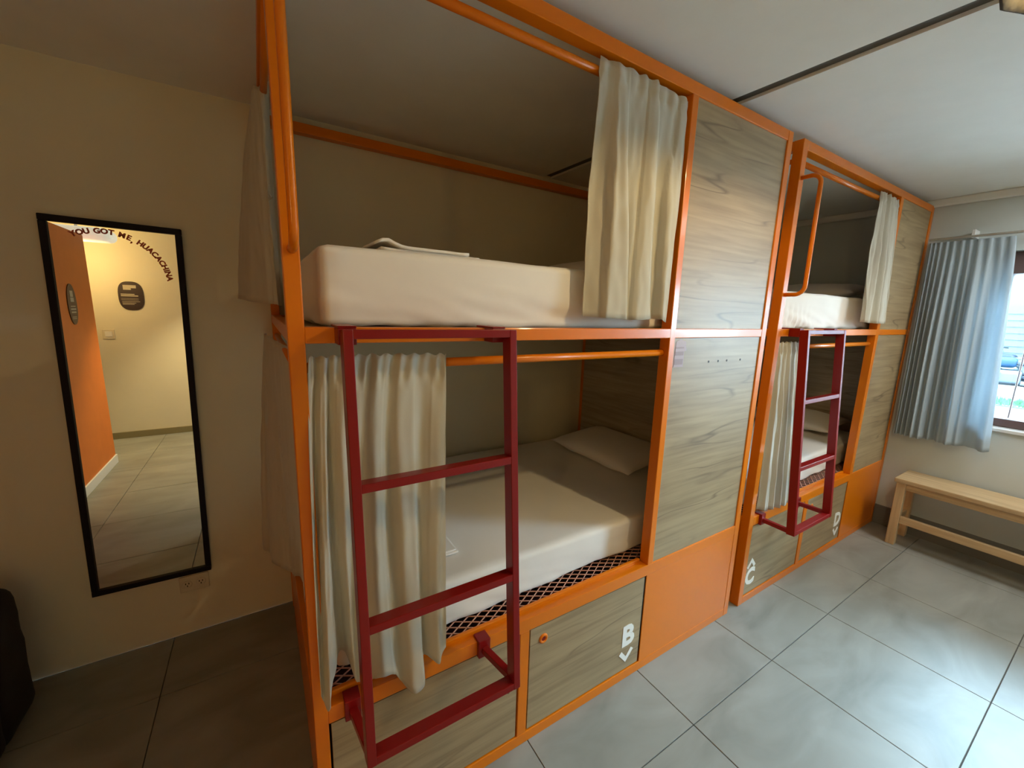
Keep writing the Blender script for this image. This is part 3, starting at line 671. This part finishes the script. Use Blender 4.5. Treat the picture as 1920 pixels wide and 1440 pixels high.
obj('plate', prism(BM(), superellipse(0.095, 0.165, p=2.1), 0.006, (-1.351, -1.28, 1.54), (0, 1, 0), ry), M['sign_brown'], ov)
for z0, z1, w in ((0.060, 0.110, 0.03), (0.02, 0.055, 0.035), (-0.020, -0.012, 0.05), (-0.045, -0.033, 0.055), (-0.070, -0.058, 0.05), (-0.105, -0.100, 0.045), (-0.118, -0.113, 0.045)):
    obj('print_line', bx(-1.3455, -1.3440, -1.28 - w, -1.28 + w, 1.54 + z0, 1.54 + z1), M['sign_light'], ov)
cl = thing('ceiling_lamp', 'white rounded ceiling lamp over the corridor, seen in the mirror', 'lamp', (-1.40, -2.05, 2.44))
lb = rounded_box(-1.72, -1.19, -2.19, -1.91, 2.13, 2.25, 0.058, 14)
obj('diffuser', lb, M['lamp_shade'], cl, True)
obj('ceiling_rose', lathe(BM(), [(0.05, 2.415), (0.055, CZ)], (-1.45, -2.05, 0), 'Z'), M['white_trim'], cl)
obj('stem', tube(BM(), [(-1.45, -2.05, 2.24), (-1.45, -2.05, CZ - 0.01)], 0.012), M['white_trim'], cl)
# beige pendant at the top right corner of the view
pl = thing('pendant_lamp', 'brownish woven lampshade at the top right corner, just below the ceiling', 'lamp', (1.445, -0.91, CZ))
pb = BM(); n = 48; prof = [(0.03, 2.425), (0.10, 2.415), (0.16, 2.390), (0.20, 2.350), (0.222, 2.300)]; rings = []
for r, z in prof + [(r - 0.006, z - 0.002) for r, z in prof[::-1]]:
    last = z < 2.31
    rings.append([pb.verts.new((1.445 + r * math.cos(2 * math.pi * k / n), -0.91 + r * math.sin(2 * math.pi * k / n), z + (0.014 * abs(math.sin(8 * math.pi * k / n)) if last else 0))) for k in range(n)])
for a, b in zip(rings, rings[1:]):
    for k in range(n): pb.faces.new((a[k], a[(k + 1) % n], b[(k + 1) % n], b[k]))
obj('shade', pb, M['woven'], pl, True)
obj('cord', tube(BM(), [(1.445, -0.91, 2.36), (1.445, -0.91, CZ)], 0.004, 8), M['black'], pl)

# ------------------------------------------------------------------ backpack
bp = thing('backpack', 'black backpack standing on the floor left of the mirror', 'backpack', (-1.02, 1.00, 0))
obj('body', rounded_box(-1.24, -0.895, 0.86, 1.13, 0.002, 0.540, 0.06, 14, 0.008, 6, 1.1), M['bag'], bp, True)
obj('front_pocket', rounded_box(-1.20, -0.885, 0.76, 0.89, 0.03, 0.30, 0.055, 12, 0.006, 6, 4.1), M['bag'], bp, True)
obj('carry_loop', tube(BM(), [(-1.07 + 0.04 * math.cos(a), 1.05, 0.545 + 0.035 * math.sin(a)) for a in [math.pi * k / 8 for k in range(9)]], 0.007, 8), M['bag'], bp, True)

# ------------------------------------------------------------------ bench
be = thing('bench', 'light pine bench under the window, open low frame with a bottom rail', 'bench', (3.88, -0.85, 0))
BX0, BX1, BY0, BY1 = 3.735, 4.030, -1.55, -0.155
obj('seat', bx(BX0, BX1, BY0, BY1, 0.470, 0.500, bev=0.004), M['pine_y'], be)
for x in (BX0 + 0.012, BX1 - 0.057):
    for y in (BY0 + 0.012, BY1 - 0.062): obj('leg', bx(x, x + 0.045, y, y + 0.050, 0, 0.470, bev=0.003), M['pine_z'], be)
    obj('apron', bx(x + 0.008, x + 0.030, BY0 + 0.062, BY1 - 0.062, 0.420, 0.470, bev=0.002), M['pine_y'], be)
    if x < BX0 + 0.1: obj('stretcher', bx(x + 0.008, x + 0.038, BY0 + 0.062, BY1 - 0.062, 0.170, 0.222, bev=0.003), M['pine_y'], be)
for y in (BY0 + 0.024, BY1 - 0.048):
    obj('apron', bx(BX0 + 0.057, BX1 - 0.057, y, y + 0.022, 0.420, 0.470, bev=0.002), M['pine_x'], be)
    obj('stretcher', bx(BX0 + 0.057, BX1 - 0.057, y, y + 0.022, 0.170, 0.215, bev=0.002), M['pine_x'], be)

# ------------------------------------------------------------------ window curtain and its rail
XC = FX - 0.10
rt = thing('curtain_rail', 'thin pale curtain rail on the wall above the window', 'curtain rail', (XC, -1.3, 2.15))
obj('rail', tube(BM(), [(XC, -0.03, 2.158), (XC, -2.55, 2.158)], 0.008, 10), M['rail_metal'], rt, True)
for y in (-0.235, -1.3, -2.45): obj('bracket', bx(XC - 0.006, FX - 0.0005, y - 0.008, y + 0.008, 2.150, 2.200, bev=0.002), M['rail_metal'], rt)
def wcurtain():
    nu, nv = 150, 44; bm = BM(); G = []
    for j in range(nv + 1):
        v = j / nv; row = []
        for i in range(nu + 1):
            u0 = i / nu; u = min(1.0, u0 / 0.93); tail = max(0.0, (u0 - 0.93) / 0.07)
            yt = -0.035 - 0.385 * u; yb = -0.045 - 0.455 * u
            y = yt + (yb - yt) * v ** 0.8; z = 2.137 - (2.137 - 0.765) * v
            ph = (u ** 0.72) * 11 * 2 * math.pi + 1.2 * noise.noise(Vector((u * 6, v * 0.8, 2.0)))
            A = 0.010 if v < 0.1 else 0.010 + 0.014 * min(1, (v - 0.1) * 2.5)
            w = math.sin(ph) * (1 if u < 0.4 else 1 - 1.3 * (u - 0.4))
            wide = 0.034 * math.sin(u * 2.6 * 2 * math.pi + 0.8) * min(1, v * 1.6) * (0.4 + u)
            if v < 0.1: w = math.copysign(abs(w) ** 0.5, w)
            row.append(bm.verts.new((XC + A * w + wide + 0.012 * u * v + tail * (0.012 + 0.05 * v), y - tail * 0.018 * v, z)))
        G.append(row)
    for j in range(nv):
        for i in range(nu): bm.faces.new((G[j][i], G[j][i + 1], G[j + 1][i + 1], G[j + 1][i]))
    bmesh.ops.recalc_face_normals(bm, faces=bm.faces[:]); bmesh.ops.solidify(bm, geom=bm.faces[:], thickness=0.0015)
    return bm
tag(obj('window_curtain', wcurtain(), M['window_curtain'], None, True, base=(XC, -0.25, 0.765)), 'grey blue pleated curtain hanging at the left of the window above the bench', 'curtain')

# ------------------------------------------------------------------ outside
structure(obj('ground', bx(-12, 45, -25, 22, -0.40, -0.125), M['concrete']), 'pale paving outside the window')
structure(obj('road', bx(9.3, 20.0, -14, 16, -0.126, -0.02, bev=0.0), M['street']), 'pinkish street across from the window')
gr = BM(); random.seed(3)
box(gr, 12.6, 13.6, -6, 6, -0.125, 0.0)
for k in range(1500):
    x = random.uniform(12.6, 13.6); y = random.uniform(-1.5, 2.5); h = random.uniform(0.05, 0.12); dx = random.uniform(-.03, .03); w = 0.012
    a = gr.verts.new((x, y - w, 0)); b = gr.verts.new((x, y + w, 0)); c = gr.verts.new((x + dx, y + dx, h)); gr.faces.new((a, b, c))
g = tag(obj('grass_strip', gr, M['grass']), 'narrow strip of green grass outside the window', 'grass'); g['kind'] = 'stuff'
def motorbike(y, x, label, m, rz):
    t = thing('motorbike', label, 'motorbike', (x, y, -0.02), 'motorbikes parked outside the window')
    T = Matrix.Translation((x, y, -0.02)) @ Matrix.Rotation(rz, 4, 'Z')
    def put(name, b, mm, par=t, sm=True):
        bmesh.ops.transform(b, matrix=T, verts=b.verts); return obj(name, b, mm, par, sm)
    for yy in (-0.62, 0.62):
        w = put('wheel', torus(BM(), (0, yy, 0.30), 0.25, 0.05, 'X', 22, 8), M['tyre'])
        sp = BM()
        for k in range(5):
            a = 2 * math.pi * k / 5; tube(sp, [(0, yy, 0.30), (0, yy + 0.23 * math.cos(a), 0.30 + 0.23 * math.sin(a))], 0.012, 6)
        lathe(sp, [(0.045, -0.05), (0.045, 0.05)], (0, yy, 0.30), 'X', 12); put('spokes', sp, M['chrome'], w)
    put('tank', rounded_box(-0.13, 0.13, -0.05, 0.38, 0.66, 0.90, 0.09, 8), m)
    put('seat', rounded_box(-0.13, 0.13, -0.72, -0.02, 0.72, 0.84, 0.05, 8), M['tyre'])
    en = rounded_box(-0.14, 0.14, -0.15, 0.25, 0.26, 0.62, 0.06, 8); put('engine', en, M['chrome'])
    fr = BM(); tube(fr, [(0, -0.62, 0.30), (0, -0.15, 0.45), (0, 0.2, 0.62), (0, 0.42, 0.92)], 0.03, 8); tube(fr, [(0, -0.6, 0.78), (0, 0.40, 0.80)], 0.03, 8); put('frame', fr, M['bike_dark'])
    fk = BM(); [tube(fk, [(s, 0.62, 0.30), (s, 0.42, 1.0)], 0.02, 8) for s in (-0.07, 0.07)]; put('fork', fk, M['chrome'])
    hb = BM(); tube(hb, [(-0.36, 0.28, 1.04), (-0.2, 0.40, 1.06), (0, 0.42, 1.02), (0.2, 0.40, 1.06), (0.36, 0.28, 1.04)], 0.016, 8); put('handlebar', hb, M['chrome'])
    put('headlight', lathe(BM(), [(0.03, 0.42), (0.09, 0.52), (0.09, 0.56)], (0, 0, 0.95), 'Y', 16), M['chrome'])
    fd = BM(); [tube(fd, [(0, yy + 0.33 * math.cos(a), 0.30 + 0.33 * math.sin(a)) for a in [math.radians(40 + 10 * k) for k in range(11)]], 0.035, 6) for yy in (-0.62, 0.62)]; put('mudguard', fd, m)
    put('exhaust', tube(BM(), [(0.15, 0.1, 0.30), (0.17, -0.3, 0.26), (0.18, -0.75, 0.32)], [0.03, 0.04, 0.05], 10), M['chrome'])
motorbike(0.75, 14.6, 'blue motorbike parked outside beyond the grass strip', M['bike_blue'], 0.35)
motorbike(0.95, 16.1, 'dark motorbike parked farther back outside, behind the blue one', M['bike_dark'], -0.25)
motorbike(-0.60, 15.2, 'dark motorbike parked outside right of the blue one', M['bike_dark'], 0.15)
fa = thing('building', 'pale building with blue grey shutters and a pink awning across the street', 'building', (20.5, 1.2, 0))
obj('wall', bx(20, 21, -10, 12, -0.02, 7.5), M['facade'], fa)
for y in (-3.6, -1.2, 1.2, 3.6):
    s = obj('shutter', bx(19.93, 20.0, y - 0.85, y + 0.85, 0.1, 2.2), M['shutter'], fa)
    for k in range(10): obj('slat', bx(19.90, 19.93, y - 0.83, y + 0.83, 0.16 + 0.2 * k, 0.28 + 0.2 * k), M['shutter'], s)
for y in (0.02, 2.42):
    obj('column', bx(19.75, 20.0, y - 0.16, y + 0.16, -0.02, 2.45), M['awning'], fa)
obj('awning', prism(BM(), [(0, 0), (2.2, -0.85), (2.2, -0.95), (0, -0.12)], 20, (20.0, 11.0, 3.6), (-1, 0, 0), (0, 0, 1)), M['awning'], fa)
